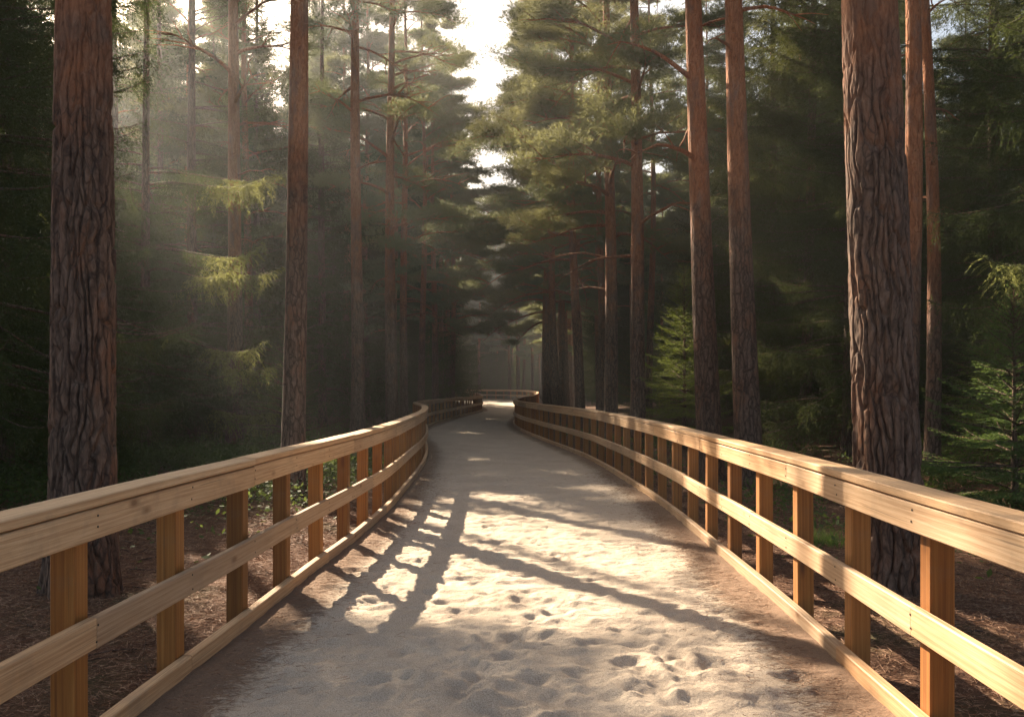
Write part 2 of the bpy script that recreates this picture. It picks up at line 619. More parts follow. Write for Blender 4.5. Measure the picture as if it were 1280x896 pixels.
pb = MB()
ys = np.concatenate([np.arange(-4, 1.8, 0.15), np.arange(1.8, 9, 0.02), np.arange(9, 16, 0.035), np.arange(16, 30, 0.12), np.arange(30, 62.01, 0.5)])
s = np.linspace(0, 1, 190)
Lx, Rx = at_y(LEFT, ys) - 0.16, at_y(RIGHT, ys) + 0.16
X = Lx[:, None] + (Rx - Lx)[:, None] * s[None, :]
Y = np.repeat(ys[:, None], len(s), 1)
Z = sand_height(X, Y)
footprints(X, Y, Z)
ed = edge_profile(s[None, :], (Rx - Lx)[:, None])
Z = Z * sstep(0.1, 0.5, ed) + 0.03 * sstep(0.55, 0.2, ed) * fbm(X * 5, Y * 5, 0, 31) - 0.03 * sstep(0.14, 0.0, ed)
Z = Z + gz(Y)
lit_edge = sstep(0.95, 0.16, ed) * (0.75 + 0.25 * sstep(14, 6, Y)) + 0.12 * (fbm(X * 0.8, Y * 0.8, 0, 77) - 0.5)
pb.add(np.stack([X, Y, Z], -1).reshape(-1, 3), grid_faces(*X.shape), 0, True, at=lit_edge.ravel())
Lt, Rt = tail(LEFT, 62), tail(RIGHT, 62)
nn_ = 120
tl = np.linspace(0, 1, nn_)
al, ar = arclen(Lt) / arclen(Lt)[-1], arclen(Rt) / arclen(Rt)[-1]
PL = np.stack([np.interp(tl, al, Lt[:, k]) for k in (0, 1)], -1)
PR = np.stack([np.interp(tl, ar, Rt[:, k]) for k in (0, 1)], -1)
s2 = np.linspace(0, 1, 24)
Q = PL[:, None] + (PR - PL)[:, None] * s2[None, :, None]
Qz = gz(Q[..., 1]) - 0.004
e2 = edge_profile(s2[None, :], np.linalg.norm(PR - PL, axis=1)[:, None])
pb.add(np.concatenate([Q, Qz[..., None]], -1).reshape(-1, 3), grid_faces(nn_, 24), 0, True, at=sstep(0.8, 0.1, e2).ravel() * 0.8)
path = pb.build('path', M_SAND, want_at=True)
tag(path, kind='structure')

# ------------------------------------------------------------------ forest floor
def corridor(x, y):
    """signed metres outside the fenced path (negative on the path), good to about y = 100"""
    yl = np.clip(y, -5, 70)
    d = np.maximum(at_y(LEFT, yl) - x, x - at_y(RIGHT, yl))
    far_l = np.interp(x, LEFT[::-1][:200, 0], LEFT[::-1][:200, 1])
    return d


def floor_z(x, y):
    d = corridor(x, y)
    z = gz(y) - 0.075 + 0.06 * sstep(0.15, 0.9, d) + sstep(0.5, 2.5, d) * (0.16 * (fbm(x * 0.5, y * 0.5, 0, 41) - 0.45) + 0.05 * (fbm(x * 2.2, y * 2.2, 0, 43) - 0.5))
    z = z + np.where(x > 0, 0.75 * sstep(2.5, 11, x - at_y(RIGHT, yl_(y))) * sstep(6, 16, y), 0.0)
    z = np.where((y > 70) & (d < 14), np.minimum(z, gz(y) - 0.07), z)
    return z


def yl_(y):
    return np.clip(y, -5, 70)


fb = MB()
xs = np.concatenate([-np.geomspace(8, 320, 40)[::-1], np.arange(-7.9, 7.95, 0.09), np.geomspace(8, 320, 40)])
yy = np.concatenate([-np.geomspace(6, 120, 12)[::-1], np.arange(-5.5, 14, 0.09), 14 + np.geomspace(0.15, 420, 190)])
X, Y = np.meshgrid(xs, yy)
Z = floor_z(X, Y)
fb.add(np.stack([X, Y, Z], -1).reshape(-1, 3), grid_faces(*X.shape), 0, True)
tag(fb.build('forest_floor', M_FLOOR), kind='structure')

# ------------------------------------------------------------------ fences
def offset_curve(P, d):
    """d > 0 to the right of travel"""
    T = unit(np.gradient(P, axis=0))
    Nn = np.stack([T[:, 1], -T[:, 0]], -1)
    return P + Nn * d


def rect_profile(w, h, c):
    """cross-section (across, up), chamfered, counter-clockwise"""
    return np.array([(-w / 2 + c, -h / 2), (w / 2 - c, -h / 2), (w / 2, -h / 2 + c), (w / 2, h / 2 - c), (w / 2 - c, h / 2), (-w / 2 + c, h / 2),
                     (-w / 2, h / 2 - c), (-w / 2, -h / 2 + c)])


def board(mb, P, z0, w, h, seed, zf, twist=0.0, ends=True):
    """one plank following the ground curve P (n,2); z0 height of its centre over the ground"""
    prof = rect_profile(w, h, 0.006)
    T = unit(np.gradient(P, axis=0))
    Nn = np.stack([T[:, 1], -T[:, 0]], -1)
    n, k = len(P), len(prof)
    s = arclen(P)
    rr = np.random.RandomState(seed)
    u0, v0 = rr.rand() * 90, rr.rand() * 40
    wav = 0.0025 * np.sin(s * 1.7 + rr.rand() * 6) + (rr.rand() - 0.5) * 0.005
    V = np.zeros((n, k, 3))
    ca, sa = math.cos(twist), math.sin(twist)
    pa = prof[:, 0] * ca - prof[:, 1] * sa
    pu = prof[:, 0] * sa + prof[:, 1] * ca
    V[..., :2] = P[:, None] + Nn[:, None] * (pa[None, :, None])
    V[..., 2] = zf(P[:, 1])[:, None] + z0 + pu[None] + wav[:, None]
    per = np.concatenate([[0], np.cumsum(np.linalg.norm(np.roll(prof, -1, 0) - prof, axis=1))])
    F, UV = [], []
    for i in range(n - 1):
        for j in range(k):
            j2 = (j + 1) % k
            F.append((i * k + j, i * k + j2, (i + 1) * k + j2, (i + 1) * k + j))
            UV += [(s[i] + u0, per[j] + v0), (s[i] + u0, per[j + 1] + v0), (s[i + 1] + u0, per[j + 1] + v0), (s[i + 1] + u0, per[j] + v0)]
    tint = rr.rand()
    mb.add(V.reshape(-1, 3), F, 0, False, uv=UV, at=np.full(n * k, tint))
    for e in (0, n - 1):
        ring = V[e]
        F = np.array([list(range(k))[::1 if e else -1]])
        mb.add(ring, F, 0, False, uv=prof[::1 if e else -1] * 0.3 + (u0, v0), at=np.full(k, tint))


def nail(mb, p, nrm, r=0.0055):
    """a small domed nail head standing 2 mm proud"""
    nrm = np.array([nrm[0], nrm[1], 0.0])
    a = np.array([-nrm[1], nrm[0], 0.0])
    up = np.array([0, 0, 1.0])
    th = np.linspace(0, 2 * math.pi, 8, endpoint=False)
    ring = p + r * (np.cos(th)[:, None] * a + np.sin(th)[:, None] * up)
    V = np.vstack([ring, ring + nrm * 0.002, [p + nrm * 0.003]])
    F = [(i, (i + 1) % 8, 8 + (i + 1) % 8, 8 + i) for i in range(8)]
    mb.add(V, F, 1)
    mb.add(V[8:], [(i, (i + 1) % 8, 8) for i in range(8)], 1)


def fence(curve, side, first_y, far_y, label, seed):
    """side = +1: fence on the right of the path"""
    root = thing('wooden_fence', label, 'fence', (0, 0, 0))
    inner = curve
    mid = offset_curve(inner, side * 0.125)                     # post centres
    cum = arclen(mid)
    # post positions
    s0 = np.interp(first_y, mid[:200, 1], cum[:200])
    sfar = cum[np.argmax(mid[:, 1] > far_y)]
    pos = list(np.arange(s0, sfar, 1.02)) + list(np.arange(sfar + 0.2, cum[-1] - 0.3, 1.38))
    pos = np.array(pos)
    T = unit(np.gradient(mid, axis=0))
    rr = np.random.RandomState(seed)
    caps, tops, mids, bots = MB(), MB(), MB(), MB()
    for i, sp in enumerate(pos):
        p = np.array([np.interp(sp, cum, mid[:, k]) for k in (0, 1)])
        t = unit(np.array([np.interp(sp, cum, T[:, k]) for k in (0, 1)]))
        ang = math.atan2(t[1], t[0]) - math.pi / 2 + rr.normal(0, 0.012)
        z = float(gz(p[1]))
        hh = 1.075
        w = 0.112
        c = 0.006
        pr = rect_profile(w, w, c)
        ca, sa = math.cos(ang), math.sin(ang)
        ring = np.stack([pr[:, 0] * ca - pr[:, 1] * sa, pr[:, 0] * sa + pr[:, 1] * ca], -1)
        zs = [-0.35, hh]
        lean = rr.normal(0, 0.003, 2)
        V = np.concatenate([np.concatenate([ring + lean * (zz + 0.35), np.full((8, 1), zz)], 1) for zz in zs])
        per = np.concatenate([[0], np.cumsum(np.linalg.norm(np.roll(pr, -1, 0) - pr, axis=1))])
        u0, v0 = rr.rand() * 80, rr.rand() * 50
        F, UV = [], []
        for j in range(8):
            j2 = (j + 1) % 8
            F.append((j, j2, 8 + j2, 8 + j))
            UV += [(u0, per[j] + v0), (u0, per[j + 1] + v0), (u0 + hh, per[j + 1] + v0), (u0 + hh, per[j] + v0)]
        m_ = MB()
        tint = rr.rand()
        m_.add(V, F, 0, False, uv=UV, at=np.full(16, tint))
        m_.add(V[8:], [list(range(8))], 0, False, uv=pr * 0.5 + (u0, v0), at=np.full(8, tint))
        o = m_.build('post', M_POST, root, want_uv=True, want_at=True)
        o.location = (p[0], p[1], z)
        # nails on the path side of the rails
        if p[1] < 22:
            nin = -side * np.array([t[1], -t[0]])
            base = p + nin * 0.125
            for zz, bm in ((0.985, tops), (1.045, tops), (0.485, mids), (0.555, mids)):
                q = np.array([*(base + t * rr.normal(0, 0.008)), z + zz + rr.normal(0, 0.004)])
                nail(bm, q, nin)
    # boards break on every third post
    brk = {'cap': 0, 'top': 0, 'mid': 1, 'bot': 2}
    specs = (('cap', caps, side * 0.079, 1.103, 0.168, 0.044), ('top', tops, side * 0.024, 1.005, 0.044, 0.136),
             ('mid', mids, side * 0.024, 0.52, 0.044, 0.138), ('bot', bots, side * 0.034, 0.052, 0.062, 0.098))
    for kind, mb, off, z0, w, h in specs:
        cut = [0.0] + [float(pos[i]) for i in range(brk[kind], len(pos), 3)] + [float(cum[-1])]
        line = offset_curve(inner, off)
        for q in range(len(cut) - 1):
            a, b2 = cut[q] + 0.0015, cut[q + 1] - 0.0015
            if b2 - a < 0.3:
                continue
            step = 0.16 if line[np.searchsorted(cum, a) if a < cum[-1] else -1][1] < 25 else 0.3
            ss = np.linspace(a, b2, max(3, int((b2 - a) / step)))
            P = np.stack([np.interp(ss, cum, line[:, k]) for k in (0, 1)], -1)
            board(mb, P, z0, w, h, seed * 1000 + hash_kind(kind) + q, gz, rr.normal(0, 0.008))
    caps.build('cap_rail', [M_RAIL], root, want_uv=True, want_at=True)
    tops.build('top_rail', [M_RAIL, M_NAIL], root, want_uv=True, want_at=True)
    mids.build('middle_rail', [M_RAIL, M_NAIL], root, want_uv=True, want_at=True)
    bots.build('bottom_rail', [M_RAIL], root, want_uv=True, want_at=True)
    return root


def hash_kind(k):
    return {'cap': 100, 'top': 300, 'mid': 500, 'bot': 700}[k]


fence(LEFT, -1, -0.30, 33, 'shaded wooden post and rail fence running along the left edge of the sand path', 1)
fence(RIGHT, 1, -0.11, 38, 'sunlit wooden post and rail fence running along the right edge of the sand path', 2)

# ------------------------------------------------------------------ sunlight gaps between crowns
KX = math.sin(SUN_AZ) / math.tan(SUN_EL)
KY = math.cos(SUN_AZ) / math.tan(SUN_EL)


def gproj(p):
    """where the sun ray through p meets the ground"""
    return p[..., 0] + KX * p[..., 2], p[..., 1] - KY * p[..., 2]


# gaps: (target x, y, z, half-width across the ray, half-height along the ground, softness)
TIP_GAPS = [(-6.1, 19.7, 6.0, 1.0), (-6.3, 19.7, 4.0, 1.0), (-6.0, 19.7, 2.0, 0.9), (6.3, 11.0, 2.8, 0.8)]


def gap_amount(p, crowns=True):
    """1 where foliage would shade what the low sun reaches in the photo"""
    gx, gy = gproj(p)
    gx = gx + 0.9 * (fbm(p[..., 0] * 0.9, p[..., 1] * 0.9, p[..., 2] * 0.9, 61, 2) - 0.5)
    gy = gy + 0.9 * (fbm(p[..., 0] * 0.9 + 9, p[..., 1] * 0.9, p[..., 2] * 0.9, 67, 2) - 0.5)
    a = np.zeros(gx.shape)
    # the bright patch on the sand and the right fence next to it
    box = lambda x0, x1, y0, y1, s=0.35: (sstep(x0 - s, x0 + s, gx) * sstep(x1 + s, x1 - s, gx) * sstep(y0 - s, y0 + s, gy) * sstep(y1 + s, y1 - s, gy))
    a = np.maximum(a, box(-3.2, 2.2, 5.6, 12.0))
    a = np.maximum(a, box(1.7, 3.2, 3.2, 9.5, 0.25))
    # fence rails further on, trunk rims on the right, strips on the far sand
    a = np.maximum(a, box(2.3, 3.2, 9, 21) * 0.8)
    a = np.maximum(a, box(3.7, 7.0, 0.5, 5.2, 0.3) * 0.8)
    a = np.maximum(a, box(-3, 2.5, 22.0, 23.4, 0.2))
    a = np.maximum(a, box(-1.5, 1.5, 26.0, 26.8, 0.2))
    a = np.maximum(a, box(-1.5, 1.5, 48, 51, 0.4))
    # crowns over the right side of the lane
    lowf = vnoise(p[..., 0] * 0.35, p[..., 1] * 0.35, p[..., 2] * 0.5, 71)
    open_ = np.where(p[..., 0] < -5.5, sstep(0.28, 0.42, lowf), sstep(0.46, 0.58, lowf))
    if crowns:
        a = np.maximum(a, box(4.6, 10.5, 8, 34, 1.0) * 0.9 * open_)
    a = np.maximum(a, box(5.4, 9.0, 15.3, 21, 0.4) * 0.95)
    for tx, ty, tz, r in TIP_GAPS:
        qx, qy = gproj(np.array([tx, ty, tz]))
        d = np.sqrt((gx - qx) ** 2 + ((gy - qy) * 0.6) ** 2)
        a = np.maximum(a, sstep(r * 1.25, r * 0.8, d) * (p[..., 2] > tz + 0.30))
    return a


def keep_mask(p, rs):
    x, y, z = p[..., 0], p[..., 1], p[..., 2]
    # only what stands on the sun side of the path
    side = (x < at_y(LEFT, yl_(y)) + 3.0)
    return ~((gap_amount(p) > 0.15 + 0.7 * rs.rand(*x.shape)) & side)


# ------------------------------------------------------------------ trees
def needles(mb, P, D, ln, wd, rs, mat=0):
    """thin triangles from P along D"""
    n = len(P)
    if n == 0:
        return
    D = unit(D)
    side = unit(np.cross(D, rs.normal(size=(n, 3))))
    L = (ln * (0.7 + 0.6 * rs.rand(n)))[:, None]
    W = (wd * (0.7 + 0.6 * rs.rand(n)))[:, None]
    V = np.stack([P - side * W / 2, P + side * W / 2, P + D * L], 1).reshape(-1, 3)
    mb.add(V, np.arange(3 * n).reshape(-1, 3), mat)


def trunk_radius(z, h, r0, flare=0.22):
    t = np.clip(z / h, 0, 1)
    return r0 * (1 - 0.93 * t ** 1.25) + r0 * flare * (np.exp(-np.maximum(z, 0) / 0.3) + 0.55 * np.exp(-np.maximum(z, 0) / 1.2))


def trunk_line(z, h, lean, sway, seed):
    t = z / 5.0
    x = lean[0] * t + sway * (np.sin(z * 0.33 + seed) - math.sin(seed))
    y = lean[1] * t + sway * (np.sin(z * 0.29 + seed * 1.7) - math.sin(seed * 1.7))
    return x, y


def plates(u, z, seed):
    """elongated bark plates: 0 in the fissure, 1 on the plate; u, z in metres"""
    a = u / 0.066 + 1.1 * (fbm(u * 6, z * 2.6, 0, seed + 3, 3) - 0.5) * 2
    b = z / 0.75 + 0.9 * (fbm(u * 5, z * 2.5, 3, seed + 5, 3) - 0.5) * 2
    ia, ib = np.floor(a).astype(np.int64), np.floor(b).astype(np.int64)
    f1 = np.full(a.shape, 9.0)
    f2 = np.full(a.shape, 9.0)
    idv = np.zeros(a.shape)
    for da in (-1, 0, 1):
        for db in (-1, 0, 1):
            ca, cb = ia + da, ib + db
            ra = ca + 0.15 + 0.7 * _hash(ca, cb, 0 * ca + 1, seed)
            rb = cb + 0.05 + 0.9 * _hash(ca, cb, 0 * ca + 2, seed)
            d = np.sqrt((a - ra) ** 2 + (b - rb) ** 2)
            hid = _hash(ca, cb, 0 * ca + 5, seed)
            new1 = d < f1
            f2 = np.where(new1, f1, np.minimum(f2, d))
            idv = np.where(new1, hid, idv)
            f1 = np.where(new1, d, f1)
    return sstep(0.02, 0.30, f2 - f1), idv


def make_trunk(mb, h, r0, lean, sway, seed, close=False, ztop_detail=6.5, flare=0.22, k=14, zmax=None):
    zmax = zmax or h
    if close:
        k = 300
        z = np.concatenate([np.arange(-0.25, ztop_detail, 0.0125), np.arange(ztop_detail, zmax, 0.35), [zmax]])
    else:
        z = np.concatenate([[-0.3], np.arange(0, 1.2, 0.15), np.arange(1.2, zmax, 0.4), [zmax]])
    th = np.linspace(0, 2 * math.pi, k, endpoint=False)
    TH, ZZ = np.meshgrid(th, z)
    r = trunk_radius(ZZ, h, r0, flare)
    lob = 1 + (0.10 + 0.20 * np.exp(-np.maximum(ZZ, 0) / 0.35)) * (fbm(np.cos(TH) * 1.6 + 7, np.sin(TH) * 1.6 + 7, ZZ * 0.35, seed, 2) - 0.5) * 2 * (0.6 if close else 0.8)
    r = r * lob
    if close:
        # periodic in theta: blend the seam on the side that faces away from the camera
        u = TH * r0 * 1.0
        pl, idv = plates(u, ZZ, seed)
        u2 = (TH - 2 * math.pi) * r0
        pl2, _ = plates(u2, ZZ, seed)
        w = sstep(2 * math.pi - 0.5, 2 * math.pi, TH)
        pl = pl * (1 - w) + pl2 * w
        depth = 0.021 * sstep(7.2, 1.5, ZZ) + 0.010
        depth = depth * sstep(5.8, 3.2, ZZ + 1.4 * (fbm(np.cos(TH) * 1.3, np.sin(TH) * 1.3, ZZ * 0.8, seed + 12, 2) - 0.5)) + 0.0035
        rough = fbm(np.cos(TH) * r0 * 26, np.sin(TH) * r0 * 26, ZZ * 9, seed + 9, 3) - 0.5
        fine = fbm(np.cos(TH) * r0 * 70, np.sin(TH) * r0 * 70, ZZ * 26, seed + 19, 2) - 0.5
        r = r + depth * (pl - 0.8) + 0.011 * rough + 0.006 * fine + 0.010 * (idv - 0.5) * sstep(5.5, 2, ZZ)
    cx, cy = trunk_line(ZZ, h, lean, sway, seed)
    # seam turned to the back (+y)
    V = np.stack([cx + r * np.cos(TH + math.pi / 2), cy + r * np.sin(TH + math.pi / 2), ZZ], -1)
    n = len(z)
    i = np.arange(n - 1)[:, None] * k
    j = np.arange(k)[None, :]
    j2 = (j + 1) % k
    F = np.stack([i + j, i + j2, i + k + j2, i + k + j], -1).reshape(-1, 4)
    mb.add(V.reshape(-1, 3), F, 0, True)


def branch_curve(p0, az, el, L, n=8, sag=0.5, rs=None, wob=0.05):
    s = np.linspace(0, 1, n)
    d = np.array([math.cos(az), math.sin(az)])
    hor = L * s * math.cos(el)
    ver = L * (s * math.sin(el) - sag * s ** 2)
    P = np.stack([p0[0] + d[0] * hor, p0[1] + d[1] * hor, p0[2] + ver], -1)
    if rs is not None:
        w = rs.normal(size=(n, 3)) * wob * L * s[:, None]
        w = (w + np.roll(w, 1, 0)) / 2
        w[0] = 0
        P = P + w
    return P


def pine_parts(h, r0, z0, cr, seed, lean=(0, 0), sway=0.1, zb=None, pads=6, tufts=46, kn=8, nl=0.15, nw=0.010, world=None,
               close=False, el0=18, low_open=0.0, step=0.44, bias=None, kside=14):
    rs = np.random.RandomState(seed)
    tb, cb = MB(), MB()
    make_trunk(tb, h, r0, lean, sway, seed, close, k=kside)
    zb = z0 if zb is None else zb
    z = zb
    az = rs.rand() * 6.28
    PC, PD, PR = [], [], []
    while z < h - 0.15:
        dead = z < z0
        f = (z - z0) / (h - z0)
        if dead:
            L = cr * (0.25 + 0.45 * rs.rand())
        else:
            L = cr * (0.72 + 0.5 * rs.rand()) * (1 - 0.80 * max(0, f) ** 1.5) * (0.75 + 0.25 * min(1, f * 5 + 0.3))
        az += 2.4 + rs.normal(0, 0.35)
        if bias is not None and rs.rand() < 0.55:
            az_b = bias + rs.normal(0, 0.9)
        else:
            az_b = az
        el = math.radians(el0 + 22 * max(0, f) + rs.normal(0, 9))
        x, y = trunk_line(np.array(z), h, lean, sway, seed)
        sag = 0.42 - 0.25 * max(0, f) + rs.normal(0, 0.06)
        P = branch_curve((float(x), float(y), z), az_b, el, L, 9, sag, rs, 0.025)
        rb = min(0.42 * float(trunk_radius(np.array(z), h, r0, 0)), 0.016 + 0.016 * L)
        tube(tb, P, np.linspace(rb, 0.006, 9), 5)
        if dead:
            for q in range(rs.randint(1, 4)):
                i = rs.randint(3, 8)
                P2 = branch_curve(P[i], az_b + rs.normal(0, 0.8), rs.normal(0.1, 0.4), L * 0.35, 5, 0.3, rs, 0.04)
                tube(tb, P2, np.linspace(rb * 0.35, 0.003, 5), 4)
            z += step * (1.2 + rs.rand())
            continue
        npad = max(3, int(pads * (0.5 + 0.5 * L / cr)))
        for q in range(npad):
            t = 0.36 + 0.64 * (q + rs.rand()) / npad
            i = min(8, int(t * 8))
            a2 = az_b + (1 if q % 2 else -1) * (0.35 + 0.75 * rs.rand()) * (1.15 - 0.6 * t)
            L2 = L * (0.20 + 0.30 * rs.rand()) * (1.15 - 0.55 * t)
            P2 = branch_curve(P[i], a2, 0.30 + rs.normal(0, 0.15), L2, 5, 0.15, rs, 0.04)
            tube(tb, P2, np.linspace(rb * 0.45, 0.004, 5), 4)
            PC.append(P2[-1]); PR.append(0.30 + 0.20 * L2 + 0.08 * rs.rand()); PD.append((math.cos(a2), math.sin(a2), 0.35))
            if rs.rand() < 0.6:
                PC.append(P2[2]); PR.append(0.22 + 0.14 * L2); PD.append((math.cos(a2), math.sin(a2), 0.35))
        z += step * (0.6 + 0.8 * rs.rand())
    PC, PD, PR = np.array(PC), np.array(PD), np.array(PR)
    n = len(PC)
    # tufts fill flattened pads
    T = max(4, tufts)
    off = rs.normal(size=(n, T, 3))
    off = unit(off) * (rs.rand(n, T, 1) ** 0.45)
    c = PC[:, None] + off * PR[:, None, None] * np.array([1.2, 1.2, 0.36])
    d = off * np.array([1, 1, 0.7]) + PD[:, None] * 0.6 + np.array([0, 0, 0.35]) + rs.normal(size=(n, T, 3)) * 0.3
    c, d = c.reshape(-1, 3), unit(d.reshape(-1, 3))
    if world is not None:
        m_ = keep_mask(c + np.array(world), rs)
        c, d = c[m_], d[m_]
    P = np.repeat(c, kn, 0)
    D = np.repeat(d, kn, 0) + rs.normal(size=(len(P), 3)) * 0.55
    needles(cb, P, D, nl, nw, rs)
    return tb, cb


def pine(label, X, Y, h, d0, z0, cr, seed, group=None, mat=None, **kw):
    z = float(floor_z(np.array([X]), np.array([Y]))[0])
    root = thing('pine_tree', label, 'pine tree', (X, Y, z), group)
    tb, cb = pine_parts(h, d0 / 2, z0, cr, seed, **kw)
    tb.build('trunk', mat or M_BARK, root)
    if cb.n:
        cb.build('crown', M_PINE, root)
    return root


def spruce_parts(h, r0, z0, rad, seed, world=None, dz=0.34, nb=5, sp=0.075, nsp=0.016, nl=0.034, nw=0.007, hang=0.8, droop=0.5, lean=(0, 0),
                 flat=False, maxh=None, kside=12, dead=True, boughs=()):
    rs = np.random.RandomState(seed)
    tb, cb = MB(), MB()
    make_trunk(tb, h, r0, lean, 0.03, seed, k=kside)
    B0, BD, BL, BS = [], [], [], []
    axis_n_P, axis_n_D = [], []
    z = z0
    top = maxh or h
    limbs, bid, keepid, aid = [], [], [], []
    if dead:
        for q in range(14):
            zz = 0.4 + (z0 + 0.6) * rs.rand()
            a = rs.rand() * 6.28
            x, y = trunk_line(np.array(zz), h, lean, 0.03, seed)
            P = branch_curve((float(x), float(y), zz), a, rs.normal(-0.1, 0.2), 0.5 + 1.0 * rs.rand(), 7, 0.25, rs, 0.04)
            tube(tb, P, np.linspace(0.012, 0.003, 7), 4)
    jobs = [(zz, az, L, math.radians(8), True) for zz, az, L in boughs]
    while z < top - 0.05:
        f = np.clip((z - z0) / (h - z0), 0, 1)
        az0 = rs.rand() * 6.28
        for q in range(nb):
            jobs.append((z + rs.normal(0, dz * 0.3), az0 + q * 2 * math.pi / nb + rs.normal(0, 0.25),
                         rad * (1 - f) ** 0.85 * (0.62 + 0.5 * rs.rand()) + 0.10,
                         math.radians((6 if not flat else 12) + 32 * f + rs.normal(0, 6)), False))
        z += dz * (0.7 + 0.6 * rs.rand()) * (1 - 0.35 * f)
    for zz, az, L, el, keep in jobs:
            f = np.clip((zz - z0) / (h - z0), 0, 1)
            keepid.append(keep)
            x, y = trunk_line(np.array(zz), h, lean, 0.03, seed)
            n = 10
            s = np.linspace(0, 1, n)
            dr = droop * (1 - 0.7 * f)
            d2 = np.array([math.cos(az), math.sin(az), 0])
            side = np.array([-d2[1], d2[0], 0])
            P = np.array([float(x), float(y), zz]) + d2 * (L * s * math.cos(el))[:, None]
            P[:, 2] += L * (s * math.sin(el) - dr * s ** 1.6 + 0.62 * dr * s ** 4)
            P += side * (0.08 * L * rs.normal() * s ** 2)[:, None]
            limbs.append((P, np.linspace(0.008 + 0.007 * L, 0.003, n)))
            me_ = len(limbs) - 1
            # branchlets
            nbr = max(4, int(L / sp))
            t = 0.10 + 0.90 * (np.arange(nbr) + rs.rand(nbr)) / nbr
            p = np.stack([np.interp(t, s, P[:, k]) for k in range(3)], -1)
            tang = unit(np.stack([np.interp(t, s, np.gradient(P[:, k])) for k in range(3)], -1))
            sg = np.where(np.arange(nbr) % 2 == 0, 1.0, -1.0)
            l = np.minimum(0.75, 0.42 * L) * np.clip(1.12 - t, 0.10, 1) ** 0.75 * (0.55 + 0.7 * rs.rand(nbr))
            dirs = unit(tang * 0.85 + sg[:, None] * side * (0.85 + 0.3 * rs.rand(nbr))[:, None] + np.array([0, 0, -0.1]))
            B0.append(p); BD.append(dirs); BL.append(l); BS.append(np.full(nbr, hang * (1 - 0.6 * f)) * (0.6 + 0.8 * rs.rand(nbr)))
            bid.append(np.full(nbr, me_))
            # hanging curtains under the older boughs
            if hang > 0.5 and f < 0.85:
                nh = int(nbr * 0.8)
                t = 0.15 + 0.75 * rs.rand(nh)
                p = np.stack([np.interp(t, s, P[:, k]) for k in range(3)], -1)
                B0.append(p)
                BD.append(unit(np.stack([rs.normal(0, 0.35, nh), rs.normal(0, 0.35, nh), np.full(nh, -1.0)], -1)))
                BL.append((0.22 + 0.38 * rs.rand(nh)) * min(1.0, L / 1.6))
                BS.append(np.full(nh, 0.3))
                bid.append(np.full(nh, me_))
            na = int(L / nsp * 0.7)
            aid.append(np.full(na, me_))
            t = rs.rand(na)
            axis_n_P.append(np.stack([np.interp(t, s, P[:, k]) for k in range(3)], -1))
            axis_n_D.append(np.tile(d2, (na, 1)) * 0.6 + rs.normal(size=(na, 3)) * 0.6)
    B0, BD = np.concatenate(B0), np.concatenate(BD)
    BL, BS = np.concatenate(BL), np.concatenate(BS)
    bid, aid = np.concatenate(bid), np.concatenate(aid)
    keepid = np.array(keepid)
    share = np.ones(len(limbs))
    if world is not None:
        mid = B0 + BD * BL[:, None] * 0.5 + np.array(world)
        m_ = keep_mask(mid, rs) | keepid[bid]
        share = np.bincount(bid, m_, len(limbs)) / np.maximum(np.bincount(bid, minlength=len(limbs)), 1)
        m_ &= share[bid] > 0.4
        B0, BD, BL, BS = B0[m_], BD[m_], BL[m_], BS[m_]
    for (P, rd), sh in zip(limbs, share):
        if sh > 0.4:
            tube(tb, P, rd, 4)
    cnt = np.maximum(3, (BL / nsp).astype(int))
    idx = np.repeat(np.arange(len(BL)), cnt)
    u = rs.rand(len(idx))
    l = BL[idx]
    P = B0[idx] + BD[idx] * (l * u)[:, None]
    P[:, 2] -= BS[idx] * l * u * u * 0.8
    tg = BD[idx].copy()
    tg[:, 2] -= BS[idx] * 1.6 * u
    tg = unit(tg)
    # a short side spray at the middle of every branchlet keeps them from reading as strings
    side = np.cross(tg, np.array([0, 0, 1.0])) + 1e-4
    side = unit(side)
    spread = (rs.rand(len(idx)) - 0.5) * 2
    P += side * (spread * 0.10 * l * (1 - u) ** 0.5 * 2.0)[:, None] * (0.9 if not flat else 1.6)
    D = tg * 0.75 + side * (spread * 0.9)[:, None] + rs.normal(size=P.shape) * (0.38 if not flat else 0.22)
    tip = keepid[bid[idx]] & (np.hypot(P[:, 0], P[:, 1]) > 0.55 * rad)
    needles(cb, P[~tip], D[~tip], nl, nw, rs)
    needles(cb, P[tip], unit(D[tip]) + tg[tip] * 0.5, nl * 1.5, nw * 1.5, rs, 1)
    aP, aD = np.concatenate(axis_n_P), np.concatenate(axis_n_D)
    if world is not None:
        m_ = (keep_mask(aP + np.array(world), rs) | keepid[aid]) & (share[aid] > 0.4)
        aP, aD = aP[m_], aD[m_]
    needles(cb, aP, aD, nl, nw, rs)
    return tb, cb


def spruce(label, X, Y, h, d0, z0, rad, seed, group=None, name='spruce_tree', cat='spruce tree', mat=None, carve=False, **kw):
    z = float(floor_z(np.array([X]), np.array([Y]))[0])
    root = thing(name, label, cat, (X, Y, z), group)
    tb, cb = spruce_parts(h, d0 / 2, z0, rad, seed, world=(X, Y, z) if carve else None, **kw)
    tb.build('trunk', M_SPRUCE_BARK, root)
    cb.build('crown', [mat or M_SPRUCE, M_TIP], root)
    return root


W = lambda x, y: (x, y, 0.0)
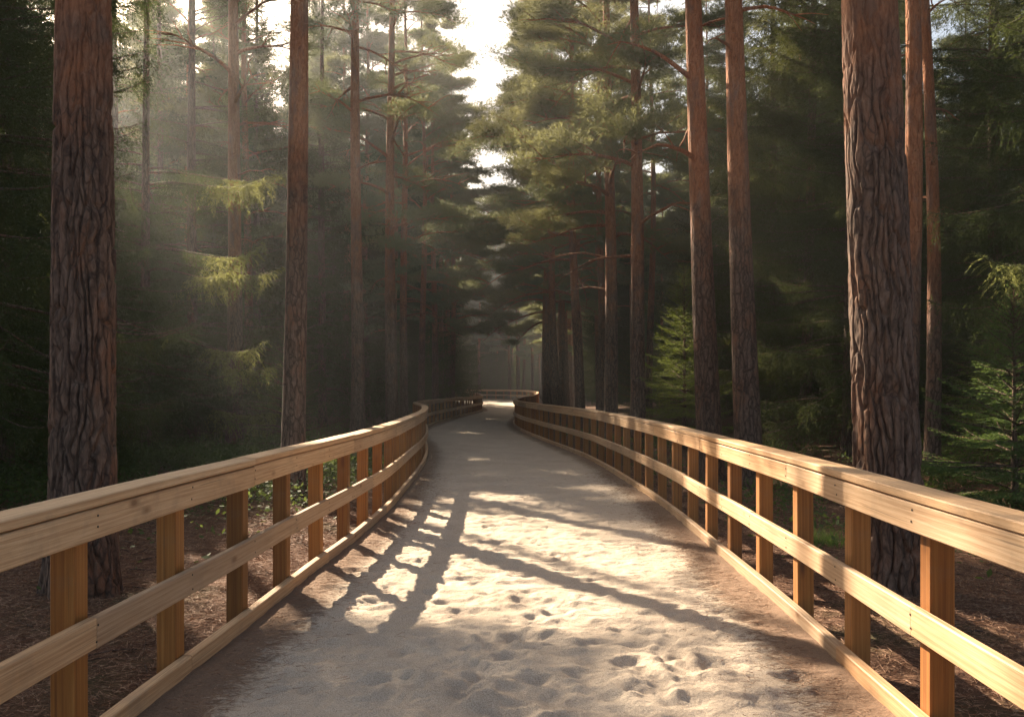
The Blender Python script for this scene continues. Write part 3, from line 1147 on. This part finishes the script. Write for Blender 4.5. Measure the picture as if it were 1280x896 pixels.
# --- the pines one can tell apart, left of the path
pine('thick rough barked pine with a burnt orange patch, right behind the near left fence', -3.39, 6.75, 20, 0.465, 11.5, 3.0, 11,
     close=True, mat=M_BARK_HI, world=W(-3.37, 6.75), tufts=30, pads=5, nl=0.17, nw=0.014, lean=(0.0, 0), sway=0.0)
pine('straight slender pine with bare reddish trunk close behind the left fence', -3.22, 12.5, 19, 0.345, 9.5, 2.4, 12,
     zb=8.0, world=W(-3.22, 12.5), tufts=30, lean=(0.05, 0), sway=0.03, kside=24)
pine('pine with bare arching side branches beyond the drooping spruce on the left', -7.15, 22, 22, 0.40, 8.2, 2.4, 13,
     zb=5.4, world=W(-7.15, 22), tufts=30, sway=0.03, kside=20, el0=25, bias=0.0)
pine('tall bare trunked pine left of the path, between the slender pine and the darker pair', -4.15, 23, 21, 0.36, 8.6, 2.6, 14,
     zb=7.5, world=W(-4.15, 23), tufts=40, sway=0.05, kside=20)
pine('dark crowned pine outside the first left fence bend, its pads reaching over the lane', -4.0, 28.5, 21, 0.42, 6.0, 3.0, 15,
     zb=4.5, world=W(-4.0, 28.5), tufts=80, bias=0.1, sway=0.05, pads=7)
pine('thinner dark pine close beside the larger one outside the left bend', -4.35, 34.5, 21, 0.34, 5.5, 3.2, 16,
     zb=4.5, world=W(-4.35, 34.5), tufts=80, bias=0.0, sway=0.05, pads=7)
pine('pale slim pine trunk beside the far end of the left fence', -4.3, 40.5, 21, 0.34, 5.6, 3.2, 17, zb=4.8, world=W(-4.3, 40.5), tufts=80, bias=0.0, sway=0.08, pads=7)
pine('pine at the far left fence end, low dark crown over the second bend', -3.7, 52, 22, 0.36, 5.2, 4.3, 18, world=W(-3.9, 52), tufts=80, bias=0.0, sway=0.08, pads=7, nl=0.2, nw=0.016)
# --- right of the path
pine('massive pine with deeply furrowed bark and sunlit left edge, right behind the near right fence', 3.07, 6.9, 20, 0.485, 12, 3.0, 21,
         close=True, mat=M_BARK_HI, lean=(-0.19, 0), sway=0.0, tufts=30, pads=5, nl=0.17, nw=0.014)
pine('leaning pine with grey lower trunk, the one of the pair nearer the massive trunk', 3.85, 13.8, 18, 0.42, 9.5, 2.6, 22,
     zb=7.0, lean=(-0.16, 0), sway=0.02, tufts=40, kside=24)
pine('leaning pine with orange upper bark and bare limbs arching over the lane', 3.5, 15.0, 18, 0.44, 9.0, 3.2, 23,
     zb=5.6, lean=(-0.21, 0), sway=0.02, tufts=46, kside=24, bias=3.1, el0=25)
pine('pine with sunlit crown pads reaching left over the lane, third along the right fence', 3.25, 22, 21, 0.38, 6.6, 3.9, 24,
     zb=5.0, lean=(-0.06, 0), sway=0.03, tufts=100, bias=3.1, pads=8, kside=18)
pine('pine with broad sunlit crown beside the right fence, fourth from the massive trunk', 3.0, 26, 21, 0.42, 5.9, 4.0, 25,
     zb=4.6, lean=(-0.03, 0), sway=0.05, tufts=100, bias=3.1, pads=8, kside=18)
pine('slim pine standing a little back behind two broad crowned pines on the right', 3.5, 33, 21, 0.34, 6.5, 3.0, 26, zb=5, tufts=50, bias=3.1, pads=7)
pine('slightly leaning pine midway along the curve of the right fence', 2.55, 31.5, 21, 0.36, 5.6, 3.6, 27, zb=5, lean=(-0.10, 0), tufts=100, bias=3.1, pads=8)
pine('pine with golden low crown close to the right fence where it curves away', 1.95, 37, 21, 0.36, 5.4, 3.4, 28, lean=(-0.08, 0), tufts=100, bias=3.1, pads=8)
pine('pine with golden low crown just past the inner curve of the right fence', 1.75, 42.5, 22, 0.40, 5.0, 4.0, 29, lean=(-0.06, 0), tufts=100, bias=3.1, pads=8, nl=0.18, nw=0.013)
pine('slim orange pine rising behind young bright firs on the right', 5.75, 36, 21, 0.32, 9.0, 2.6, 30, tufts=40, zb=8)
pine('reddish pine trunk directly behind the massive near right trunk', 5.62, 12.2, 18, 0.27, 10.5, 2.2, 31, lean=(-0.07, 0), tufts=34, zb=8.5, mat=M_BARK_LOW, kside=18)
pine('orange pine with open side branches standing among dark spruces at far right', 6.98, 14.2, 16, 0.24, 8.8, 2.0, 32, tufts=40, zb=4.6, mat=M_BARK_LOW, kside=18, el0=25)

# --- spruces one can tell apart, and two added to block sun
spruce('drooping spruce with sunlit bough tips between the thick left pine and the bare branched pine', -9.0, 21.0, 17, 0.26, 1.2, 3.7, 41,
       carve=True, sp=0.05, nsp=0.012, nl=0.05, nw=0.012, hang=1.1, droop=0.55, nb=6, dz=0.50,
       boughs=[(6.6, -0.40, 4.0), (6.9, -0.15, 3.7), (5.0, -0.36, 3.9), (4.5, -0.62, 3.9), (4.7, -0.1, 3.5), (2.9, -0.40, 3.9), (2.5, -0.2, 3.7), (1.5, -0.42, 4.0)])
spruce('dark drooping spruce behind the thick left pine', -7.2, 11.6, 15, 0.22, 1.4, 2.7, 42, carve=True, hang=1.1, sp=0.045, nsp=0.010, nl=0.038, nw=0.009, nb=6, dz=0.46)
spruce('dark spruce with red trunk directly left of the thick pine', -6.4, 9.6, 13, 0.22, 1.6, 2.4, 48, carve=True, hang=1.1, sp=0.042, nsp=0.009, nl=0.034, nw=0.0075, nb=6, dz=0.46)
spruce('dark spruce further back at the left edge, thick with hanging boughs', -11.5, 17.0, 17, 0.30, 1.2, 3.4, 43, carve=True, hang=1.1, sp=0.05, nsp=0.014, nl=0.05, nw=0.013, nb=6, dz=0.5)
spruce('spruce added behind two drooping ones at the left edge to shade the near sand', -9.0, 15.2, 17, 0.24, 1.4, 2.8, 49, carve=True, hang=1.1, sp=0.055, nsp=0.015, nl=0.055, nw=0.014, nb=6, dz=0.48)  # extra tree, added to keep direct sun off the near sand
spruce('spruce added behind the drooping pair left of the path to block sun', -7.95, 15.7, 18, 0.24, 1.6, 2.9, 50, carve=True, hang=1.1, sp=0.055, nsp=0.014, nl=0.05, nw=0.013, nb=6, dz=0.48)  # added sun blocker for the foreground, mostly hidden by the thick pine
spruce('dark leaning spruce between leaning pines and the massive right trunk', 7.4, 21.6, 18, 0.30, 2.0, 3.3, 44, hang=1.1, sp=0.05, nsp=0.013, nl=0.05, nw=0.013, nb=6, dz=0.5, lean=(0.12, 0))
spruce('dark spruce behind the leaning right hand pines, thick with hanging boughs', 8.6, 28, 21, 0.32, 1.0, 3.8, 45, hang=1.1, sp=0.055, nsp=0.016, nl=0.06, nw=0.017, nb=6, dz=0.52)
spruce('tall dark spruce at the right edge, hanging boughs over young firs', 10.2, 15.5, 18, 0.30, 3.2, 3.2, 46, hang=1.1, sp=0.048, nsp=0.011, nl=0.045, nw=0.011, nb=6, dz=0.48)
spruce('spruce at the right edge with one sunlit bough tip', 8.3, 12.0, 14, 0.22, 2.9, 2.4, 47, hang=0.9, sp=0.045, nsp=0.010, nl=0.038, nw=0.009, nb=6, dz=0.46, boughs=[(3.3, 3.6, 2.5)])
spruce('bright young fir behind the leaning right hand pines', 4.5, 22.3, 4.9, 0.11, 0.35, 1.7, 51, name='young_fir', cat='fir tree', mat=M_FIR, hang=0.15, droop=0.25, flat=True, dz=0.25, nsp=0.009, sp=0.05, nb=7, nl=0.045, nw=0.010, dead=False)
spruce('small bright young fir between two pine trunks behind the right fence', 4.0, 27.5, 3.6, 0.09, 0.3, 1.3, 52, name='young_fir', cat='fir tree', mat=M_FIR, hang=0.15, droop=0.25, flat=True, dz=0.26, nsp=0.014, dead=False)
spruce('young fir with flat layered boughs at the right edge, right of the massive trunk', 6.6, 11.2, 2.9, 0.08, 0.25, 1.5, 53, name='young_fir', cat='fir tree', mat=M_FIR, hang=0.15, droop=0.28, flat=True, dz=0.19, nsp=0.007, sp=0.042, nb=7, dead=False)
spruce('darker young fir just behind the flat layered one at the right edge', 8.3, 14.0, 3.6, 0.09, 0.3, 1.6, 54, name='young_fir', cat='fir tree', mat=M_FIR, hang=0.2, droop=0.28, flat=True, dz=0.22, nsp=0.009, sp=0.05, nb=7, dead=False)
spruce('young fir with lit tips in front of dark spruces behind the left slender pine', -5.2, 19.5, 3.0, 0.08, 0.25, 1.5, 55, name='young_fir', cat='fir tree', mat=M_FIR, carve=True, hang=0.2, droop=0.3, flat=True, dz=0.22, nsp=0.014, dead=False)

# --- the wood behind: every tree its own thing, sharing a few shapes
def archetype(kind, k):
    if kind == 'pine':
        return pine_parts(22, 0.19, (6.2, 7.5, 5.2, 8.2)[k], (3.1, 2.8, 3.3, 2.7)[k], 200 + k, zb=4.5, pads=7, tufts=46, kn=9, nl=0.21, nw=0.020, sway=0.08)
    if k == 3:
        return spruce_parts(20, 0.16, 1.1, 3.4, 303, dz=0.46, nb=6, sp=0.055, nsp=0.014, nl=0.05, nw=0.012, hang=1.1)
    return spruce_parts((21, 19, 24)[k], 0.16, (1.0, 1.5, 0.7)[k], (3.4, 3.0, 3.7)[k], 300 + k, dz=0.36, nb=6, sp=0.07, nsp=0.022, nl=0.09, nw=0.026, hang=1.0)


ARCH = {}


def forest_tree(kind, k, x, y, rz, sc, label, group):
    z = float(floor_z(np.array([x]), np.array([y]))[0])
    key = (kind, k)
    if key not in ARCH:
        tb, cb = archetype(kind, k)
        root = thing('pine_tree' if kind == 'pine' else 'spruce_tree', label, kind + ' tree', (x, y, z), group)
        root.rotation_euler = (0, 0, rz)
        root.scale = (sc, sc, sc)
        tb.build('trunk', M_BARK if kind == 'pine' else M_SPRUCE_BARK, root)
        cb.build('crown', M_PINE if kind == 'pine' else M_SPRUCE, root)
        ARCH[key] = root
        return root
    return copy_thing(ARCH[key], (x, y, z), rz, sc, label, group)


placed = [(o.location.x, o.location.y) for o in COL.objects if o.parent is None and o.name.split('.')[0] in ('pine_tree', 'spruce_tree')]
rf = np.random.RandomState(99)


def far_from(x, y, d):
    return all((x - a) ** 2 + (y - b_) ** 2 > d * d for a, b_ in placed)


def shades_gap(x, y, top, crowns=True):
    if x > -3:
        return False
    zz = np.linspace(0.4 * top, top, 9)
    p = np.array([(x + dx, y + dy, z_) for z_ in zz for dx, dy in ((0, 0), (1.3, 0), (-1.3, 0), (0, 1.3), (0, -1.3))])
    return bool((gap_amount(p, crowns) > 0.45).mean() > 0.10)


def in_path_tail(x, y):
    if y < 60:
        return False
    for P in (LEFT, RIGHT):
        if np.min(np.hypot(P[:, 0] - x, P[:, 1] - y)) < 1.8:
            return True
    mid_ = (PL + PR) / 2
    return np.min(np.hypot(mid_[:, 0] - x, mid_[:, 1] - y)) < 3.2


def label_for(kind, x, y):
    if y > 88:
        return ('straight %s in the dim stand beyond the last bend of the path' % kind, '%ss beyond the last bend' % kind)
    sd = 'left' if x < 0 else 'right'
    if abs(x) > 12 or y < 30:
        return ('%s deep in the dark wood well away from the %s fence' % (kind, sd), '%ss deep in the wood on the %s' % (kind, sd))
    return ('%s in the crowded row beyond the nearer trunks along the %s fence' % (kind, sd), '%ss in the far row on the %s' % (kind, sd))


# the crowded lane rows
for k in range(26):
    y = 45 + k * 2.0 + rf.normal(0, 0.4)
    for sd in (-1, 1):
        if y > 84 and sd < 0 or sd < 0 and y > 55 and rf.rand() < 0.35:
            continue
        cx = at_y(LEFT, min(y, 70)) if sd < 0 else at_y(RIGHT, min(y, 70))
        x = cx + sd * (1.3 + 2.2 * rf.rand())
        if in_path_tail(x, y) or not far_from(x, y, 1.6):
            continue
        placed.append((x, y))
        lab, grp = label_for('pine', x, y)
        forest_tree('pine', rf.randint(4), x, y, rf.rand() * 6.28, 0.85 + 0.25 * rf.rand(), lab, grp)
# stand beyond the last bend
for k in range(70):
    x, y = -16 + 32 * rf.rand(), 100 + 14 * rf.rand()
    if not far_from(x, y, 1.3):
        continue
    placed.append((x, y))
    lab, grp = label_for('pine', x, y)
    forest_tree('pine', rf.randint(4), x, y, rf.rand() * 6.28, 0.9 + 0.25 * rf.rand(), lab, grp)
for k in range(60):
    x, y = -30 + 60 * rf.rand(), 104 + 34 * rf.rand()
    if not far_from(x, y, 1.8):
        continue
    placed.append((x, y))
    lab, grp = label_for('spruce', x, y)
    forest_tree('spruce', rf.randint(3), x, y, rf.rand() * 6.28, 0.9 + 0.4 * rf.rand(), lab, grp)
for k in range(420):
    x, y = -36 + 31 * rf.rand(), 38 + 24 * rf.rand()
    if not far_from(x, y, 2.0):
        continue
    placed.append((x, y))
    kind = 'spruce' if rf.rand() < 0.45 else 'pine'
    lab, grp = label_for(kind, x, y)
    if shades_gap(x, y, 25, rf.rand() < 0.3):
        continue
    forest_tree(kind, rf.randint(3 if kind == 'spruce' else 4), x, y, rf.rand() * 6.28, 1.08 + 0.17 * rf.rand(), lab, grp)
for x, y in ((-12.6, 43), (-15.6, 47.5), (-10.4, 50), (-13, 54), (-2.6, 105), (-1.2, 109), (-4.0, 111), (-2.0, 116)):
    placed.append((x, y))
    lab, grp = label_for('spruce', x, y)
    forest_tree('spruce', rf.randint(3), x, y, rf.rand() * 6.28, 1.12 if y < 60 else 0.62, lab, grp)
# the depth of the wood on both sides
tries = 0
nwood = 0
while tries < 5000 and nwood < 210:
    tries += 1
    y = 9 + 125 * rf.rand() ** 1.15
    sd = -1 if rf.rand() < 0.5 else 1
    x = sd * (4.0 + 30 * rf.rand() ** 1.3)
    d = float(corridor(np.array([x]), np.array([min(y, 70)]))[0])
    if math.hypot(x, y) < 16 or y < 34 and d < 4.5 or y < 100 and d < 2.5 or in_path_tail(x, y):
        continue
    if y > 118:
        x *= 1.0
    if abs(x) > 7 + 0.75 * y:
        continue
    if not far_from(x, y, 3.0 if y < 60 else 3.4):
        continue
    if x < 0 and 58 < y < 112 and rf.rand() < 0.6:
        continue
    # leave the glade the low sun shines through
    gx_, gy_ = x, y
    kind = 'spruce' if rf.rand() < (0.62 if abs(x) > 7 else 0.3) else 'pine'
    if y < 34 and x > 0:
        kind = 'spruce'
    k = rf.randint(3 if kind == 'spruce' else 4)
    if kind == 'spruce' and y < 36:
        k = 3
    placed.append((x, y))
    nwood += 1
    lab, grp = label_for(kind, x, y)
    sc = 0.8 + 0.35 * rf.rand()
    if x < -3 and y >= 52 and shades_gap(x, y, 23 * sc, rf.rand() < 0.5):
        continue
    upstream = x < -3.5 and 8 < y < 52 and x > -30
    if upstream:
        z = float(floor_z(np.array([x]), np.array([y]))[0])
        root = thing(kind + '_tree', lab, kind + ' tree', (x, y, z), grp)
        if kind == 'pine':
            tb, cb = pine_parts(23 * sc, 0.18, 7.0, 2.9, 500 + nwood, world=(x, y, z), tufts=32, nl=0.22, nw=0.022, pads=6, kside=10)
        else:
            tb, cb = spruce_parts(22 * sc, 0.17, 1.2, 3.5 * sc, 500 + nwood, world=(x, y, z), dz=0.46, nb=6, hang=1.05, kside=8,
                                  **(dict(sp=0.07, nsp=0.018, nl=0.065, nw=0.016) if y < 30 else dict(sp=0.11, nsp=0.03, nl=0.10, nw=0.032)))
        tb.build('trunk', M_BARK if kind == 'pine' else M_SPRUCE_BARK, root)
        cb.build('crown', M_PINE if kind == 'pine' else M_SPRUCE, root)
    else:
        forest_tree(kind, k, x, y, rf.rand() * 6.28, sc, lab, grp)

# ------------------------------------------------------------------ ground cover
def scatter_floor(n, x0, x1, y0, y1, rs, dmin=0.25):
    x = x0 + (x1 - x0) * rs.rand(n)
    y = y0 + (y1 - y0) * rs.rand(n) ** 1.3
    m_ = corridor(x, y) > dmin
    return x[m_], y[m_]


rs = np.random.RandomState(5)
lb = MB()
for (x0, x1, y0, y1, n, ln, wd) in ((-7, -1.7, 1.5, 9, 70000, 0.095, 0.0045), (1.8, 7, 1.5, 9, 70000, 0.095, 0.0045),
                                    (-8, -1.6, 9, 17, 26000, 0.11, 0.007), (1.8, 9, 9, 18, 30000, 0.11, 0.007)):
    x, y = scatter_floor(n, x0, x1, y0, y1, rs, 0.05)
    z = floor_z(x, y) + 0.004 + 0.012 * rs.rand(len(x))
    a = rs.rand(len(x)) * 6.28
    needles(lb, np.stack([x, y, z], -1), np.stack([np.cos(a), np.sin(a), rs.normal(0.05, 0.16, len(x))], -1), ln, wd, rs)
# strays on the sand along the rails
n = 9000
y = 2 + 14 * rs.rand(n) ** 1.4
sd = rs.rand(n) < 0.5
dd = np.abs(rs.normal(0, 0.30, n)) + 0.08
x = np.where(sd, at_y(LEFT, y) + dd, at_y(RIGHT, y) - dd)
a = rs.rand(n) * 6.28
needles(lb, np.stack([x, y, 0.022 + 0 * x], -1), np.stack([np.cos(a), np.sin(a), 0.06 + 0 * a], -1), 0.07, 0.003, rs)
o = lb.build('needle_litter', M_FALLEN)
tag(o, 'brown fallen pine needles strewn over the ground behind both fences', 'needle litter', kind='stuff')

# fallen twigs, thin and crooked
tw = MB()
for k in range(240):
    sd = -1 if rs.rand() < 0.5 else 1
    y = 2.5 + 13 * rs.rand()
    d = 0.3 + 3.8 * rs.rand()
    x = at_y(LEFT, y) - d if sd < 0 else at_y(RIGHT, y) + d
    z = float(floor_z(np.array([x]), np.array([y]))[0])
    P = branch_curve((x, y, z + 0.015), rs.rand() * 6.28, 0.12 * rs.rand(), 0.2 + 0.5 * rs.rand(), 6, 0.02, rs, 0.09)
    P[:, 2] = np.maximum(P[:, 2], z + 0.008)
    tube(tw, P, np.linspace(0.006, 0.002, 6), 4)
o = tw.build('twigs', M_SPRUCE_BARK)
tag(o, 'thin fallen twigs scattered on the needle covered ground', 'twigs', kind='stuff')

ub = MB()
def shrublets(patches, leaf, rs):
    for (cx, cy, rx, ry, n, hgt) in patches:
        x = cx + rx * rs.normal(size=n) * 0.5
        y = cy + ry * rs.normal(size=n) * 0.5
        m_ = corridor(x, y) > 0.5
        x, y = x[m_], y[m_]
        dens = fbm(x * 1.1, y * 1.1, 0, 91, 3)
        m_ = dens > 0.42
        x, y, dens = x[m_], y[m_], dens[m_]
        zf = floor_z(x, y)
        z = zf + hgt * rs.rand(len(x)) ** 0.7 * (0.4 + 1.2 * (dens - 0.4))
        D = rs.normal(size=(len(x), 3)) * np.array([1, 1, 0.5]) + np.array([0, 0, 0.25])
        D = unit(D)
        Pp = np.stack([x, y, z], -1)
        sd = unit(np.cross(D, np.array([0, 0, 1.0]) + rs.normal(size=D.shape) * 0.3))
        L = (leaf * (0.6 + 0.8 * rs.rand(len(x))))[:, None]
        V = np.stack([Pp, Pp + D * L * 0.5 + sd * L * 0.28, Pp + D * L, Pp + D * L * 0.5 - sd * L * 0.28], 1).reshape(-1, 3)
        ub.add(V, np.arange(4 * len(x)).reshape(-1, 4), 0)


shrublets([(-5.6, 16.5, 6, 6, 80000, 0.6), (-10, 21, 8, 8, 16000, 0.5), (-6.5, 25, 5, 9, 12000, 0.5), (-5.5, 12.0, 3, 3, 2500, 0.3),
           (-9, 12, 4, 4, 7000, 0.4), (7.5, 13, 5, 4, 26000, 0.4), (5.8, 10.3, 2.6, 2.4, 7000, 0.28), (11, 18, 7, 7, 12000, 0.5), (4.8, 20, 3.5, 6, 9000, 0.45),
           (4.5, 30, 4, 9, 8000, 0.5)], 0.065, rs)
o = ub.build('undergrowth', M_LEAF)
tag(o, 'low green leafy undergrowth covering the shaded forest floor', 'undergrowth', kind='stuff')

gb = MB()
n = 420
x = rs.normal(0, 0.14, n)
y = rs.normal(0, 0.12, n)
a = rs.rand(n) * 6.28
needles(gb, np.stack([x, y, 0 * x - 0.02], -1), np.stack([np.cos(a) * 0.5, np.sin(a) * 0.5, 0.6 + 0.6 * rs.rand(n)], -1), 0.19, 0.007, rs)
o = gb.build('grass_tuft', M_GRASS)
o.location = (3.25, 8.9, float(floor_z(np.array([3.25]), np.array([8.9]))[0]))
tag(o, 'small bright green grass tuft behind the right fence left of the massive trunk', 'grass tuft')

# ------------------------------------------------------------------ air
hb = MB()
x0, x1, y0, y1, z0, z1 = -70, 70, -12, 150, -2.2, 26
V = [(x0, y0, z0), (x1, y0, z0), (x1, y1, z0), (x0, y1, z0), (x0, y0, z1), (x1, y0, z1), (x1, y1, z1), (x0, y1, z1)]
hb.add(V, [(0, 3, 2, 1), (4, 5, 6, 7), (0, 1, 5, 4), (1, 2, 6, 5), (2, 3, 7, 6), (3, 0, 4, 7)])
m, nt, b, out = newmat('haze_air')
nt.nodes.remove(b)
pv = nt.nodes.new('ShaderNodeVolumePrincipled')
pv.inputs['Color'].default_value = (0.96, 0.97, 1.0, 1)
pv.inputs['Density'].default_value = HAZE_DENSITY
pv.inputs['Density Attribute'].default_value = ''
pv.inputs['Anisotropy'].default_value = 0.65
nt.links.new(pv.outputs[0], out.inputs['Volume'])
hz = hb.build('haze', m)
tag(hz, kind='stuff')
